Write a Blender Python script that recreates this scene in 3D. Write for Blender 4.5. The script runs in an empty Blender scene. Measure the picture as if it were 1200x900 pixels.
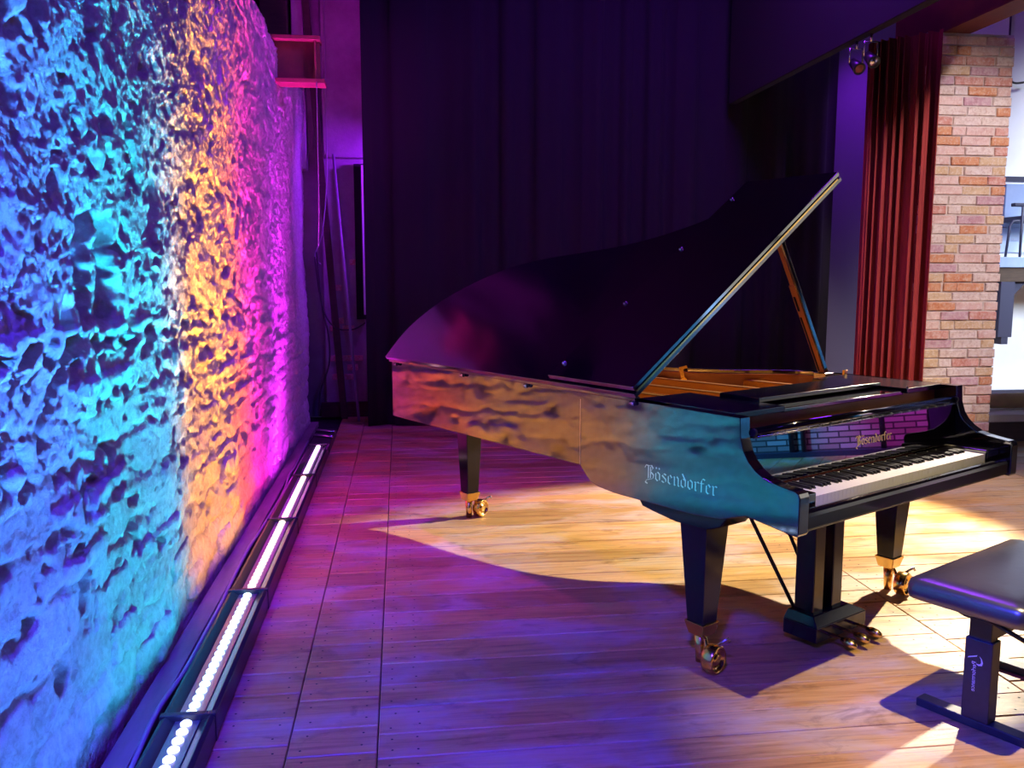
import bpy, bmesh, math, random
import numpy as np
from mathutils import Vector, Matrix

SC = bpy.context.scene
COL = SC.collection
R = math.radians

# ------------------------------------------------------------------ camera
F = 1020.0
cam_d = bpy.data.cameras.new('camera')
cam_d.sensor_fit = 'HORIZONTAL'
cam_d.sensor_width = 36.0
cam_d.lens = 36.0 * F / 1200.0
cam_d.clip_start = 0.05
cam = bpy.data.objects.new('camera', cam_d)
COL.objects.link(cam)
cam.location = (0, 0, 1.5)
cam.rotation_euler = (R(90) - math.atan(126 / F), 0, -math.atan(131 / F))
SC.camera = cam

# ------------------------------------------------------------------ world, exposure
SC.view_settings.view_transform = 'Standard'
SC.view_settings.look = 'None'
SC.view_settings.gamma = 1.0
SC.view_settings.use_curve_mapping = False
SC.view_settings.exposure = 0.0
w = bpy.data.worlds.new('hall_dark')
SC.world = w
w.use_nodes = True
w.node_tree.nodes['Background'].inputs[0].default_value = (0.30, 0.14, 0.85, 1)
w.node_tree.nodes['Background'].inputs[1].default_value = 0.028

# ------------------------------------------------------------------ lamps
def lamp(kind, name, loc, target, power, color, size=0.2, **kw):
    d = bpy.data.lights.new(name, kind)
    d.energy = power
    d.color = color
    if kind == 'AREA':
        d.shape = 'RECTANGLE'
        d.size = size if not isinstance(size, tuple) else size[0]
        d.size_y = size if not isinstance(size, tuple) else size[1]
        if 'spread' in kw:
            d.spread = R(kw['spread'])
    elif kind == 'SPOT':
        d.shadow_soft_size = size
        d.spot_size = R(kw.get('cone', 60))
        d.spot_blend = kw.get('blend', 0.5)
    else:
        d.shadow_soft_size = size
    o = bpy.data.objects.new(name, d)
    COL.objects.link(o)
    o.location = loc
    v = Vector(target) - Vector(loc)
    o.rotation_euler = v.to_track_quat('-Z', 'Y').to_euler()
    return o

# warm stage lamp beside the pillar, just out of frame: the pool under the piano
lamp('SPOT', 'pool_spotlight', (4.75, 6.0, 3.15), (1.95, 4.55, 0.0), 2800, (1.0, 0.86, 0.66), 0.03, cone=44, blend=0.40)
lamp('SPOT', 'stage_right_fill', (4.7, 4.4, 4.7), (3.35, 5.0, 0.0), 700, (1.0, 0.84, 0.60), 0.05, cone=46, blend=0.7)  # added fill, brightens the floor at right
lamp('SPOT', 'blue_bench_fill', (-0.6, 1.0, 2.9), (1.75, 2.55, 0.35), 1000, (0.04, 0.04, 1.0), 0.05, cone=15, blend=0.6)  # added blue fill for the bench side, no fixture of its own
# warm lamp on the rig over the front of the piano
lamp('SPOT', 'rig_spotlight', (1.9, 1.8, 4.7), (2.35, 2.35, 0.0), 1150, (1.0, 0.78, 0.44), 0.04, cone=38, blend=0.8)
# magenta and blue colour wash heads on the rig
lamp('SPOT', 'magenta_wash', (-0.80, 5.0, 4.9), (-0.05, 5.05, 0.0), 900, (0.40, 0.0, 1.0), 0.1, cone=42, blend=1.0)
lamp('SPOT', 'blue_wash', (-0.72, -0.8, 4.2), (-0.05, 2.7, 0.0), 2700, (0.055, 0.018, 1.0), 0.2, cone=42, blend=0.9)
lamp('SPOT', 'blue_wall_fill', (1.6, -0.6, 3.9), (-0.97, 3.4, 2.2), 420, (0.10, 0.035, 1.0), 0.3, cone=62, blend=0.9)  # added fill, lifts the shadows on the left wall towards blue
# violet fill on the back of the stage
lamp('SPOT', 'violet_back_wash', (0.30, 9.02, 2.7), (-0.75, 9.5, 2.2), 130, (0.30, 0.012, 1.0), 0.03, cone=110, blend=0.8)
lamp('SPOT', 'violet_side_wash', (5.5, 8.5, 4.6), (5.1, 9.6, 1.8), 260, (0.30, 0.012, 1.0), 0.03, cone=80, blend=0.8)
lamp('AREA', 'violet_curtain_wash', (2.6, 5.6, 5.0), (1.6, 8.9, 0.4), 210, (0.30, 0.03, 1.0), 1.2)
# hall lamps
lamp('AREA', 'hall_ceiling_light', (8.0, 7.4, 4.9), (8.2, 9.6, 1.0), 85, (0.80, 0.87, 1.0), 1.0, spread=80)
lamp('AREA', 'hall_low_fill', (7.0, 6.6, 2.9), (7.3, 9.6, 0.5), 38, (0.74, 0.85, 1.0), 0.8, spread=70)  # added fill that brightens the shaded wall under the balcony
lamp('SPOT', 'hall_soft_light', (5.0, 1.8, 4.4), (4.1, 6.3, 1.75), 1150, (1.0, 0.84, 0.86), 0.2, cone=29, blend=0.5)
lamp('SPOT', 'hall_cyan_wash', (7.6, 1.1, 2.6), (9.0, 1.75, 0.2), 1700, (0.04, 0.36, 1.0), 0.05, cone=50, blend=0.7)
lamp('SPOT', 'hall_magenta_wash', (7.6, 3.1, 2.6), (9.0, 3.15, 0.2), 1000, (0.62, 0.05, 0.90), 0.05, cone=38, blend=0.7)

# LED bars: y ranges and colours, shared by their lamps and their lenses
BARS = [(0.44, 1.60, (0.06, 0.14, 1.0), 'blue'), (1.60, 2.78, (0.035, 0.20, 1.0), 'azure'),
        (2.78, 3.92, (0.01, 0.50, 0.80), 'cyan'), (3.92, 5.10, (1.0, 0.38, 0.02), 'amber'),
        (5.10, 6.25, (1.0, 0.10, 0.015), 'orange red'), (6.25, 7.40, (0.60, 0.01, 0.75), 'violet')]
BX = -0.700           # centre line of the bars
BAR_LEVEL = {'blue': 1.0, 'azure': 1.0, 'cyan': 0.9, 'amber': 1.0, 'orange red': 1.1, 'violet': 1.3}
VIOLET = ((-0.95, 2.6, 60, 44), (-0.95, 1.0, 100, 14), (-0.95, 0.30, 140, 6))
# the orange red bar turns magenta in its far half
SEG = [bar for bar in BARS if bar[3] not in ('orange red',)] + [(5.10, 5.66, (1.0, 0.10, 0.015), 'orange red'), (5.66, 6.25, (0.80, 0.008, 0.42), 'magenta')]
BAR_LEVEL['magenta'] = 1.2
def bar_lamps():
    for (a, b, c, nm) in SEG:
        ym, L = (a + b) / 2, (b - a)
        k = BAR_LEVEL[nm] * L / 1.16
        for (tx, tz, spread, p) in VIOLET if nm == 'violet' else ((-0.95, 2.6, 32, 28), (-0.95, 1.0, 62, 9), (-0.95, 0.30, 130, 6)):
            lamp('AREA', 'bar_light', (BX, ym, 0.105), (tx, ym + (0.22 * tz if nm == 'violet' else 0.0), tz), p * k, c, (L, 0.05), spread=spread)
bar_lamps()

# ------------------------------------------------------------------ material helpers
def mat(name, base=(0.5, 0.5, 0.5), rough=0.5, metal=0.0, ior=1.5, coat=0.0, emit=None, estr=0.0, trans=0.0):
    m = bpy.data.materials.new(name)
    m.use_nodes = True
    b = m.node_tree.nodes['Principled BSDF']
    b.inputs['Base Color'].default_value = (*base, 1)
    b.inputs['Roughness'].default_value = rough
    b.inputs['Metallic'].default_value = metal
    b.inputs['IOR'].default_value = ior
    b.inputs['Coat Weight'].default_value = coat
    b.inputs['Transmission Weight'].default_value = trans
    if emit:
        b.inputs['Emission Color'].default_value = (*emit, 1)
        b.inputs['Emission Strength'].default_value = estr
    return m

class NT:
    def __init__(s, m):
        s.t = m.node_tree
        s.b = s.t.nodes['Principled BSDF']
    def n(s, typ, **kw):
        nd = s.t.nodes.new(typ)
        for k, v in kw.items():
            if k.startswith('i_'):
                nd.inputs[k[2:].replace('_', ' ')].default_value = v
            else:
                setattr(nd, k, v)
        return nd
    def l(s, a, b):
        s.t.links.new(a, b)
    def ramp(s, fac, stops):
        r = s.t.nodes.new('ShaderNodeValToRGB')
        e = r.color_ramp.elements
        while len(e) < len(stops):
            e.new(0.5)
        for el, (p, c) in zip(e, stops):
            el.position = p
            el.color = (*c, 1)
        s.l(fac, r.inputs[0])
        return r.outputs[0]
    def coord(s, scale=(1, 1, 1), kind='Object'):
        tc = s.n('ShaderNodeTexCoord')
        mp = s.n('ShaderNodeMapping')
        mp.inputs['Scale'].default_value = scale
        s.l(tc.outputs[kind], mp.inputs[0])
        return mp.outputs[0]
    def noise(s, vec, scale, detail=4, rough=0.55, dist=0.0):
        nz = s.n('ShaderNodeTexNoise')
        nz.inputs['Scale'].default_value = scale
        nz.inputs['Detail'].default_value = detail
        nz.inputs['Roughness'].default_value = rough
        nz.inputs['Distortion'].default_value = dist
        s.l(vec, nz.inputs['Vector'])
        return nz.outputs[0]
    def mix(s, fac, a, b, mode='MIX'):
        mx = s.n('ShaderNodeMix', data_type='RGBA', blend_type=mode)
        for sock, v in ((mx.inputs[0], fac), (mx.inputs[6], a), (mx.inputs[7], b)):
            if isinstance(v, (int, float)):
                sock.default_value = v
            elif isinstance(v, tuple):
                sock.default_value = (*v, 1)
            else:
                s.l(v, sock)
        return mx.outputs[2]
    def bump(s, h, strength=0.3, dist=0.01):
        bp = s.n('ShaderNodeBump')
        bp.inputs['Strength'].default_value = strength
        bp.inputs['Distance'].default_value = dist
        s.l(h, bp.inputs['Height'])
        s.l(bp.outputs[0], s.b.inputs['Normal'])

def noisy(name, c1, c2, scale, rough=0.6, bump=0.0, stretch=(1, 1, 1), bdist=0.004, **kw):
    m = mat(name, c1, rough, **kw)
    t = NT(m)
    v = t.coord(stretch)
    f = t.noise(v, scale)
    t.l(t.ramp(f, [(0.3, c1), (0.7, c2)]), t.b.inputs['Base Color'])
    if bump:
        t.bump(f, bump, bdist)
    return m

M = {}
M['lacquer'] = mat('black_lacquer', (0.004, 0.003, 0.006), 0.06, ior=2.6)
M['lid_lacquer'] = mat('black_lid_lacquer', (0.004, 0.003, 0.006), 0.13, ior=2.4)
M['mirror_lacquer'] = mat('polished_black_lacquer', (0.004, 0.003, 0.006), 0.012, ior=2.6)
M['front_lacquer'] = mat('black_key_slip_lacquer', (0.004, 0.003, 0.006), 0.10, ior=1.5)
M['lacquer_soft'] = mat('black_satin_lacquer', (0.006, 0.004, 0.010), 0.16, ior=1.9)
M['leg'] = mat('black_leg_lacquer', (0.006, 0.004, 0.010), 0.13, ior=1.42)
M['brass'] = noisy('polished_brass', (0.83, 0.55, 0.18), (0.70, 0.44, 0.13), 14, 0.2, metal=1.0)
M['steel'] = mat('brushed_steel', (0.6, 0.6, 0.62), 0.25, metal=1.0)
M['gold'] = mat('gold_letters', (0.95, 0.72, 0.30), 0.35, metal=0.6)
M['silver'] = mat('pale_letters', (0.92, 0.95, 0.90), 0.22, metal=1.0)
M['ivory'] = mat('white_key_plastic', (0.82, 0.80, 0.76), 0.25)
M['ebony'] = mat('black_key_wood', (0.010, 0.008, 0.012), 0.3)
M['felt'] = mat('dark_red_felt', (0.10, 0.012, 0.012), 0.95)
M['plate_gold'] = noisy('bronze_iron_plate', (0.55, 0.25, 0.05), (0.46, 0.20, 0.04), 5, 0.35, metal=0.7)
M['rim_wood'] = noisy('inner_rim_veneer', (0.42, 0.13, 0.03), (0.28, 0.075, 0.015), 3, 0.3, stretch=(1, 1, 8))
M['spruce'] = noisy('spruce_soundboard', (0.55, 0.27, 0.08), (0.45, 0.20, 0.05), 6, 0.4, stretch=(8, 1, 1))
M['prop_wood'] = noisy('orange_maple', (0.50, 0.20, 0.04), (0.38, 0.13, 0.025), 8, 0.3, stretch=(6, 6, 1))
M['wire'] = mat('steel_string', (0.75, 0.6, 0.4), 0.3, metal=1.0)
M['rubber'] = mat('black_rubber', (0.012, 0.012, 0.014), 0.7)
M['leather'] = noisy('black_leather', (0.030, 0.030, 0.036), (0.022, 0.022, 0.028), 30, 0.30, bump=0.12, ior=2.1)
M['bench_steel'] = noisy('dark_enamelled_steel', (0.025, 0.022, 0.040), (0.018, 0.016, 0.030), 40, 0.42, bump=0.05)
M['print_white'] = mat('white_print', (0.75, 0.75, 0.78), 0.6)
M['housing'] = mat('black_anodised_aluminium', (0.03, 0.03, 0.035), 0.32, metal=0.2)
M['channel'] = mat('grey_bar_reflector', (0.30, 0.30, 0.32), 0.28, metal=0.7)
M['black_cloth'] = noisy('black_stage_cloth', (0.007, 0.004, 0.011), (0.005, 0.003, 0.008), 60, 0.95)
M['red_cloth'] = noisy('dark_red_velvet', (0.30, 0.026, 0.022), (0.21, 0.015, 0.015), 20, 0.85, stretch=(1, 1, 0.2))
M['cable'] = mat('black_cable', (0.02, 0.018, 0.022), 0.5)
M['pale_cable'] = mat('grey_cable', (0.30, 0.28, 0.32), 0.5)
M['mortar'] = noisy('pale_mortar', (0.58, 0.50, 0.45), (0.46, 0.39, 0.36), 30, 0.95, bump=0.4)
M['timber_dark'] = noisy('dark_brown_timber', (0.060, 0.035, 0.022), (0.035, 0.02, 0.013), 9, 0.8, stretch=(1, 1, 6), bump=0.3)
M['red_timber'] = noisy('red_brown_beam', (0.13, 0.022, 0.02), (0.09, 0.014, 0.014), 7, 0.7, stretch=(6, 1, 1), bump=0.2)
M['red_steel'] = noisy('rusty_red_steel', (0.36, 0.11, 0.07), (0.20, 0.06, 0.05), 7, 0.6, bump=0.2)
M['hall_wall'] = noisy('pale_hall_plaster', (0.74, 0.75, 0.78), (0.68, 0.69, 0.73), 3, 0.85, bump=0.05)
M['hall_board'] = noisy('pale_blue_boarding', (0.50, 0.58, 0.72), (0.44, 0.53, 0.68), 5, 0.7)
M['hall_dark'] = mat('dark_slate_paint', (0.03, 0.03, 0.06), 0.6)
M['slab'] = noisy('blue_grey_edge', (0.22, 0.28, 0.45), (0.18, 0.24, 0.40), 8, 0.7)
M['white_top'] = mat('white_cloth_top', (0.82, 0.80, 0.80), 0.8)
M['beige_roll'] = noisy('beige_cloth_roll', (0.46, 0.36, 0.19), (0.34, 0.27, 0.15), 9, 0.9, bump=0.3)
M['box_wood'] = noisy('dark_panel_wood', (0.075, 0.045, 0.040), (0.05, 0.03, 0.028), 6, 0.5, stretch=(1, 1, 5))
M['wall_shade'] = mat('back_wall_shade_colour', (0.10, 0.09, 0.13), 0.8)  # darker copy of the back wall, shade put into its colour
M['void'] = mat('dark_gap', (0.006, 0.004, 0.007), 0.95)
M['ceiling'] = noisy('black_painted_ceiling', (0.012, 0.010, 0.014), (0.008, 0.007, 0.01), 3, 0.9)
M['batten'] = noisy('painted_batten', (0.28, 0.25, 0.23), (0.14, 0.12, 0.12), 11, 0.6, stretch=(1, 0.2, 1), bump=0.2)

def wall_material():
    m = mat('old_rough_plaster', (0.6, 0.57, 0.52), 0.92)
    t = NT(m)
    v = t.coord()
    f1 = t.noise(v, 2.2, 5, 0.6)
    f2 = t.noise(v, 26, 6, 0.7)
    c = t.ramp(f1, [(0.25, (0.52, 0.47, 0.42)), (0.75, (0.74, 0.71, 0.67))])
    c = t.mix(0.5, c, t.ramp(f2, [(0.35, (0.42, 0.37, 0.33)), (0.6, (0.80, 0.78, 0.75))]))
    t.l(c, t.b.inputs['Base Color'])
    f3 = t.noise(v, 38, 9, 0.78, 0.4)
    t.bump(f3, 1.0, 0.034)
    return m
M['wall'] = wall_material()

def back_wall_material():
    m = mat('old_back_wall_plaster', (0.4, 0.4, 0.4), 0.9)
    t = NT(m)
    v = t.coord()
    f = t.noise(v, 1.6, 6, 0.65)
    t.l(t.ramp(f, [(0.3, (0.22, 0.19, 0.20)), (0.7, (0.42, 0.39, 0.40))]), t.b.inputs['Base Color'])
    t.bump(t.noise(v, 18, 6, 0.7), 0.5, 0.02)
    return m
M['back_wall'] = back_wall_material()

def brick_hall_material():
    m = mat('hall_brick_wall', (0.4, 0.3, 0.3), 0.85)
    t = NT(m)
    v = t.coord((1, 1, 1))
    # the wall stands in the y-z plane: turn its coordinates so courses run along y
    sep = t.n('ShaderNodeSeparateXYZ')
    t.l(v, sep.inputs[0])
    cmb = t.n('ShaderNodeCombineXYZ')
    t.l(sep.outputs[1], cmb.inputs[0])
    t.l(sep.outputs[2], cmb.inputs[1])
    b = t.n('ShaderNodeTexBrick')
    b.inputs['Color1'].default_value = (0.62, 0.50, 0.46, 1)
    b.inputs['Color2'].default_value = (0.38, 0.24, 0.20, 1)
    b.inputs['Mortar'].default_value = (0.08, 0.06, 0.06, 1)
    b.inputs['Scale'].default_value = 1.0
    b.inputs['Brick Width'].default_value = 0.24
    b.inputs['Row Height'].default_value = 0.07
    b.inputs['Mortar Size'].default_value = 0.010
    t.l(cmb.outputs[0], b.inputs['Vector'])
    t.l(b.outputs['Color'], t.b.inputs['Base Color'])
    return m
M['hall_brick'] = brick_hall_material()

def plank_material():
    m = mat('worn_stage_boards', (0.5, 0.38, 0.22), 0.42)
    t = NT(m)
    oi = t.n('ShaderNodeObjectInfo')
    geo = t.n('ShaderNodeNewGeometry')
    add = t.n('ShaderNodeVectorMath', operation='ADD')
    t.l(geo.outputs['Position'], add.inputs[0])
    sc = t.n('ShaderNodeVectorMath', operation='SCALE')
    cmb = t.n('ShaderNodeCombineXYZ')
    t.l(oi.outputs['Random'], cmb.inputs[0])
    t.l(oi.outputs['Random'], cmb.inputs[2])
    t.l(cmb.outputs[0], sc.inputs[0])
    sc.inputs['Scale'].default_value = 37.0
    t.l(sc.outputs[0], add.inputs[1])
    mp = t.n('ShaderNodeMapping')
    mp.inputs['Scale'].default_value = (0.9, 16.0, 1.0)
    t.l(add.outputs[0], mp.inputs[0])
    grain = t.noise(mp.outputs[0], 3.0, 8, 0.65, 0.6)
    base = t.ramp(grain, [(0.25, (0.26, 0.13, 0.045)), (0.48, (0.52, 0.31, 0.10)), (0.75, (0.68, 0.45, 0.17))])
    tone = t.ramp(oi.outputs['Random'], [(0.0, (0.70, 0.66, 0.62)), (0.5, (1, 1, 1)), (1.0, (1.0, 0.88, 0.70))])
    c = t.mix(1.0, base, tone, 'MULTIPLY')
    # worn grey patches with their own outline
    mp2 = t.n('ShaderNodeMapping')
    mp2.inputs['Scale'].default_value = (1.0, 2.2, 1.0)
    t.l(geo.outputs['Position'], mp2.inputs[0])
    wear = t.noise(mp2.outputs[0], 1.5, 7, 0.62, 0.4)
    wm = t.ramp(wear, [(0.46, (0, 0, 0)), (0.62, (1, 1, 1))])
    c = t.mix(wm, c, t.mix(0.45, c, (0.50, 0.45, 0.42)))
    dirt = t.noise(mp2.outputs[0], 4.2, 6, 0.7, 0.8)
    dm = t.ramp(dirt, [(0.30, (0.45, 0.40, 0.40)), (0.46, (1, 1, 1))])
    c = t.mix(0.8, c, dm, 'MULTIPLY')
    t.l(c, t.b.inputs['Base Color'])
    rr = t.ramp(wear, [(0.35, (0.30, 0.30, 0.30)), (0.65, (0.55, 0.55, 0.55))])
    t.l(rr, t.b.inputs['Roughness'])
    t.bump(grain, 0.25, 0.004)
    return m
M['plank'] = plank_material()

def brick_material(name, c1, c2, chips):
    m = mat(name, c1, 0.9)
    t = NT(m)
    geo = t.n('ShaderNodeNewGeometry')
    f = t.noise(geo.outputs['Position'], 16, 6, 0.7)
    f2 = t.noise(geo.outputs['Position'], 45, 5, 0.7)
    c = t.ramp(f, [(0.35, c1), (0.62, c2)])
    c = t.mix(t.ramp(f2, [(0.50, (0, 0, 0)), (0.60, (1, 1, 1))]), c, t.mix(0.55, c, chips))
    t.l(c, t.b.inputs['Base Color'])
    t.bump(f2, 0.7, 0.008)
    return m
BRICKS = [brick_material('brick_orange', (0.48, 0.17, 0.08), (0.60, 0.32, 0.18), (0.62, 0.50, 0.42)),
          brick_material('brick_pink', (0.54, 0.34, 0.30), (0.66, 0.50, 0.46), (0.70, 0.62, 0.58)),
          brick_material('brick_pale', (0.58, 0.47, 0.42), (0.68, 0.60, 0.56), (0.42, 0.26, 0.22)),
          brick_material('brick_tan', (0.50, 0.33, 0.19), (0.60, 0.46, 0.31), (0.68, 0.60, 0.52)),
          brick_material('brick_red', (0.46, 0.17, 0.13), (0.58, 0.34, 0.29), (0.64, 0.52, 0.48)),
          brick_material('brick_plum', (0.40, 0.20, 0.24), (0.54, 0.38, 0.42), (0.60, 0.50, 0.50))]

# ------------------------------------------------------------------ mesh helpers
class MB:
    """collects shapes; build() links them as one mesh object"""
    def __init__(s):
        s.v, s.f, s.sm = [], [], []
    def add(s, verts, faces, smooth=False):
        o = len(s.v)
        s.v += [tuple(v) for v in verts]
        for f in faces:
            s.f.append(tuple(i + o for i in f))
            s.sm.append(smooth)
        return s
    def box(s, a, b):
        (x0, y0, z0), (x1, y1, z1) = a, b
        return s.add([(x0, y0, z0), (x1, y0, z0), (x1, y1, z0), (x0, y1, z0), (x0, y0, z1), (x1, y0, z1), (x1, y1, z1), (x0, y1, z1)],
                     [(3, 2, 1, 0), (4, 5, 6, 7), (0, 1, 5, 4), (1, 2, 6, 5), (2, 3, 7, 6), (3, 0, 4, 7)])
    def frustum(s, c0, h0, c1, h1):
        """between two axis-aligned rectangles: centre (x,y,z) and half sizes (hx,hy)"""
        vs = []
        for c, h in ((c0, h0), (c1, h1)):
            vs += [(c[0] - h[0], c[1] - h[1], c[2]), (c[0] + h[0], c[1] - h[1], c[2]), (c[0] + h[0], c[1] + h[1], c[2]), (c[0] - h[0], c[1] + h[1], c[2])]
        return s.add(vs, [(3, 2, 1, 0), (4, 5, 6, 7), (0, 1, 5, 4), (1, 2, 6, 5), (2, 3, 7, 6), (3, 0, 4, 7)])
    def prism(s, poly, axis, a, b, smooth=False):
        """polygon in the two other axes, extruded along axis from a to b"""
        def P(p, t):
            q = list(p)
            q.insert(axis, t)
            return tuple(q)
        n = len(poly)
        vs = [P(p, a) for p in poly] + [P(p, b) for p in poly]
        fs = [tuple(range(n - 1, -1, -1)), tuple(range(n, 2 * n))]
        fs += [(i, (i + 1) % n, n + (i + 1) % n, n + i) for i in range(n)]
        return s.add(vs, fs, smooth)
    def cyl(s, p0, p1, r0, r1=None, n=14, smooth=True):
        r1 = r0 if r1 is None else r1
        p0, p1 = Vector(p0), Vector(p1)
        d = (p1 - p0).normalized()
        a = d.orthogonal().normalized()
        b = d.cross(a)
        vs = []
        for p, r in ((p0, r0), (p1, r1)):
            for i in range(n):
                t = 2 * math.pi * i / n
                vs.append(p + (a * math.cos(t) + b * math.sin(t)) * r)
        o = len(s.v)
        s.add(vs, [(i, (i + 1) % n, n + (i + 1) % n, n + i) for i in range(n)], smooth)
        s.add([], [])
        s.f.append(tuple(o + i for i in range(n - 1, -1, -1))); s.sm.append(False)
        s.f.append(tuple(o + n + i for i in range(n))); s.sm.append(False)
        return s
    def tube(s, pts, r, n=8):
        pts = [Vector(p) for p in pts]
        vs = []
        ref = None
        for i, p in enumerate(pts):
            d = (pts[min(i + 1, len(pts) - 1)] - pts[max(i - 1, 0)]).normalized()
            if ref is None:
                ref = d.orthogonal().normalized()
            a = (ref - d * ref.dot(d)).normalized()
            ref = a
            b = d.cross(a)
            for k in range(n):
                t = 2 * math.pi * k / n
                vs.append(p + (a * math.cos(t) + b * math.sin(t)) * r)
        fs = []
        for i in range(len(pts) - 1):
            for k in range(n):
                fs.append((i * n + k, i * n + (k + 1) % n, (i + 1) * n + (k + 1) % n, (i + 1) * n + k))
        m = (len(pts) - 1) * n
        s.add(vs, fs, True)
        o = len(s.v) - len(vs)
        s.f.append(tuple(o + i for i in range(n - 1, -1, -1))); s.sm.append(False)
        s.f.append(tuple(o + m + i for i in range(n))); s.sm.append(False)
        return s
    def lathe(s, prof, origin, axis, n=24):
        """profile [(radius, along)] turned round axis through origin"""
        o3, d = Vector(origin), Vector(axis).normalized()
        a = d.orthogonal().normalized()
        b = d.cross(a)
        vs, fs = [], []
        for (r, t) in prof:
            for k in range(n):
                q = 2 * math.pi * k / n
                vs.append(o3 + d * t + (a * math.cos(q) + b * math.sin(q)) * max(r, 1e-4))
        for i in range(len(prof) - 1):
            for k in range(n):
                fs.append((i * n + k, i * n + (k + 1) % n, (i + 1) * n + (k + 1) % n, (i + 1) * n + k))
        return s.add(vs, fs, True)
    def mesh(s, name, m):
        me = bpy.data.meshes.new(name)
        me.from_pydata(s.v, [], s.f)
        me.polygons.foreach_set('use_smooth', s.sm)
        if m:
            me.materials.append(m)
        bm = bmesh.new()
        bm.from_mesh(me)
        bmesh.ops.recalc_face_normals(bm, faces=bm.faces)
        bm.to_mesh(me)
        bm.free()
        return me
    def build(s, name, m, parent=None, bevel=0.0, seg=2, smooth=False):
        o = bpy.data.objects.new(name, s.mesh(name, m))
        COL.objects.link(o)
        if parent:
            o.parent = parent
        if bevel:
            md = o.modifiers.new('bevel', 'BEVEL')
            md.width = bevel
            md.segments = seg
            md.limit_method = 'ANGLE'
            md.angle_limit = R(35)
            md.harden_normals = True
        return o

def tag(o, label=None, cat=None, group=None, kind=None):
    for k, v in (('label', label), ('category', cat), ('group', group), ('kind', kind)):
        if v:
            o[k] = v
    return o
def empty(name, loc=(0, 0, 0), rz=0.0):
    o = bpy.data.objects.new(name, None)
    COL.objects.link(o)
    o.location = loc
    o.rotation_euler = (0, 0, rz)
    o.empty_display_size = 0.2
    return o
def struct(o, label, cat):
    return tag(o, label, cat, None, 'structure')
def link_mesh(name, me, parent=None, loc=None):
    o = bpy.data.objects.new(name, me)
    COL.objects.link(o)
    if parent:
        o.parent = parent
    if loc:
        o.location = loc
    return o

def catmull(pts, n=8):
    out = []
    P = [pts[0]] + list(pts) + [pts[-1]]
    for i in range(1, len(P) - 2):
        p0, p1, p2, p3 = P[i - 1], P[i], P[i + 1], P[i + 2]
        for k in range(n):
            t = k / n
            out.append(tuple(0.5 * (2 * b + (c - a) * t + (2 * a - 5 * b + 4 * c - d) * t * t + (3 * b - a - 3 * c + d) * t ** 3)
                             for a, b, c, d in zip(p0, p1, p2, p3)))
    out.append(tuple(pts[-1]))
    return out

# broad-nib lettering: each stroke is a chain of slanted blocks
GLYPH = {
 'B': (1.12, [[(-.12, 1.18), (.02, 1.52), (.36, 1.46), (.70, 1.58), (.92, 1.28), (.58, .86), (.98, .56), (.92, .16), (.52, -.02), (.12, -.14), (-.06, -.42), (.22, -.56)],
               [(.32, 1.46), (.32, .06)], [(.60, 1.40), (.60, .12)]]),
 'o': (.80, [[(.14, .84), (.14, .20), (.38, 0)], [(.14, .84), (.36, 1.0), (.62, .80), (.62, .16), (.38, 0)]]),
 'u': (.80, [[(.14, .84), (.14, .20), (.38, 0)], [(.14, .84), (.36, 1.0), (.62, .80), (.62, .16), (.38, 0)],
             [(.16, 1.48), (.24, 1.32)], [(.52, 1.48), (.60, 1.32)]]),
 's': (.76, [[(.62, .86), (.38, 1.0), (.14, .76), (.60, .38), (.60, .16), (.34, 0), (.10, .14)]]),
 'e': (.72, [[(.14, .84), (.14, .18), (.36, 0), (.58, .14)], [(.14, .84), (.36, 1.0), (.56, .74), (.18, .48)]]),
 'n': (.84, [[(.06, .92), (.16, .90), (.16, .06), (.26, 0)], [(.18, .78), (.44, 1.0), (.62, .82), (.62, .08), (.74, 0)]]),
 'd': (.80, [[(.14, .76), (.14, .18), (.38, 0), (.62, .16), (.62, .80), (.24, 1.46)], [(.14, .76), (.36, .94), (.60, .80)]]),
 'r': (.66, [[(.06, .92), (.18, .90), (.18, .06), (.30, 0)], [(.20, .78), (.40, 1.0), (.58, .88)]]),
 'f': (.62, [[(.20, 0), (.20, 1.16), (.38, 1.46), (.58, 1.32)], [(.04, .92), (.48, .94)]]),
}
def lettering(word, sx, sy, depth, nib=0.19):
    """letters in the x-z plane, from x = 0, facing -y"""
    mb = MB()
    x = 0.0
    h = nib / 2
    nv = (h * 0.80, h * 0.62)
    k = 0
    for ch in word:
        adv, strokes = GLYPH[ch]
        for st in strokes:
            for (p, q) in zip(st[:-1], st[1:]):
                pts = [(p[0] - nv[0], p[1] - nv[1]), (p[0] + nv[0], p[1] + nv[1]), (q[0] + nv[0], q[1] + nv[1]), (q[0] - nv[0], q[1] - nv[1])]
                k += 1
                dd = depth * (1 + 0.04 * (k % 7))
                mb.prism([((x + a) * sx, b * sy) for a, b in pts], 1, -dd, 0.0005)
        x += adv
    return mb, x * sx

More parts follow.
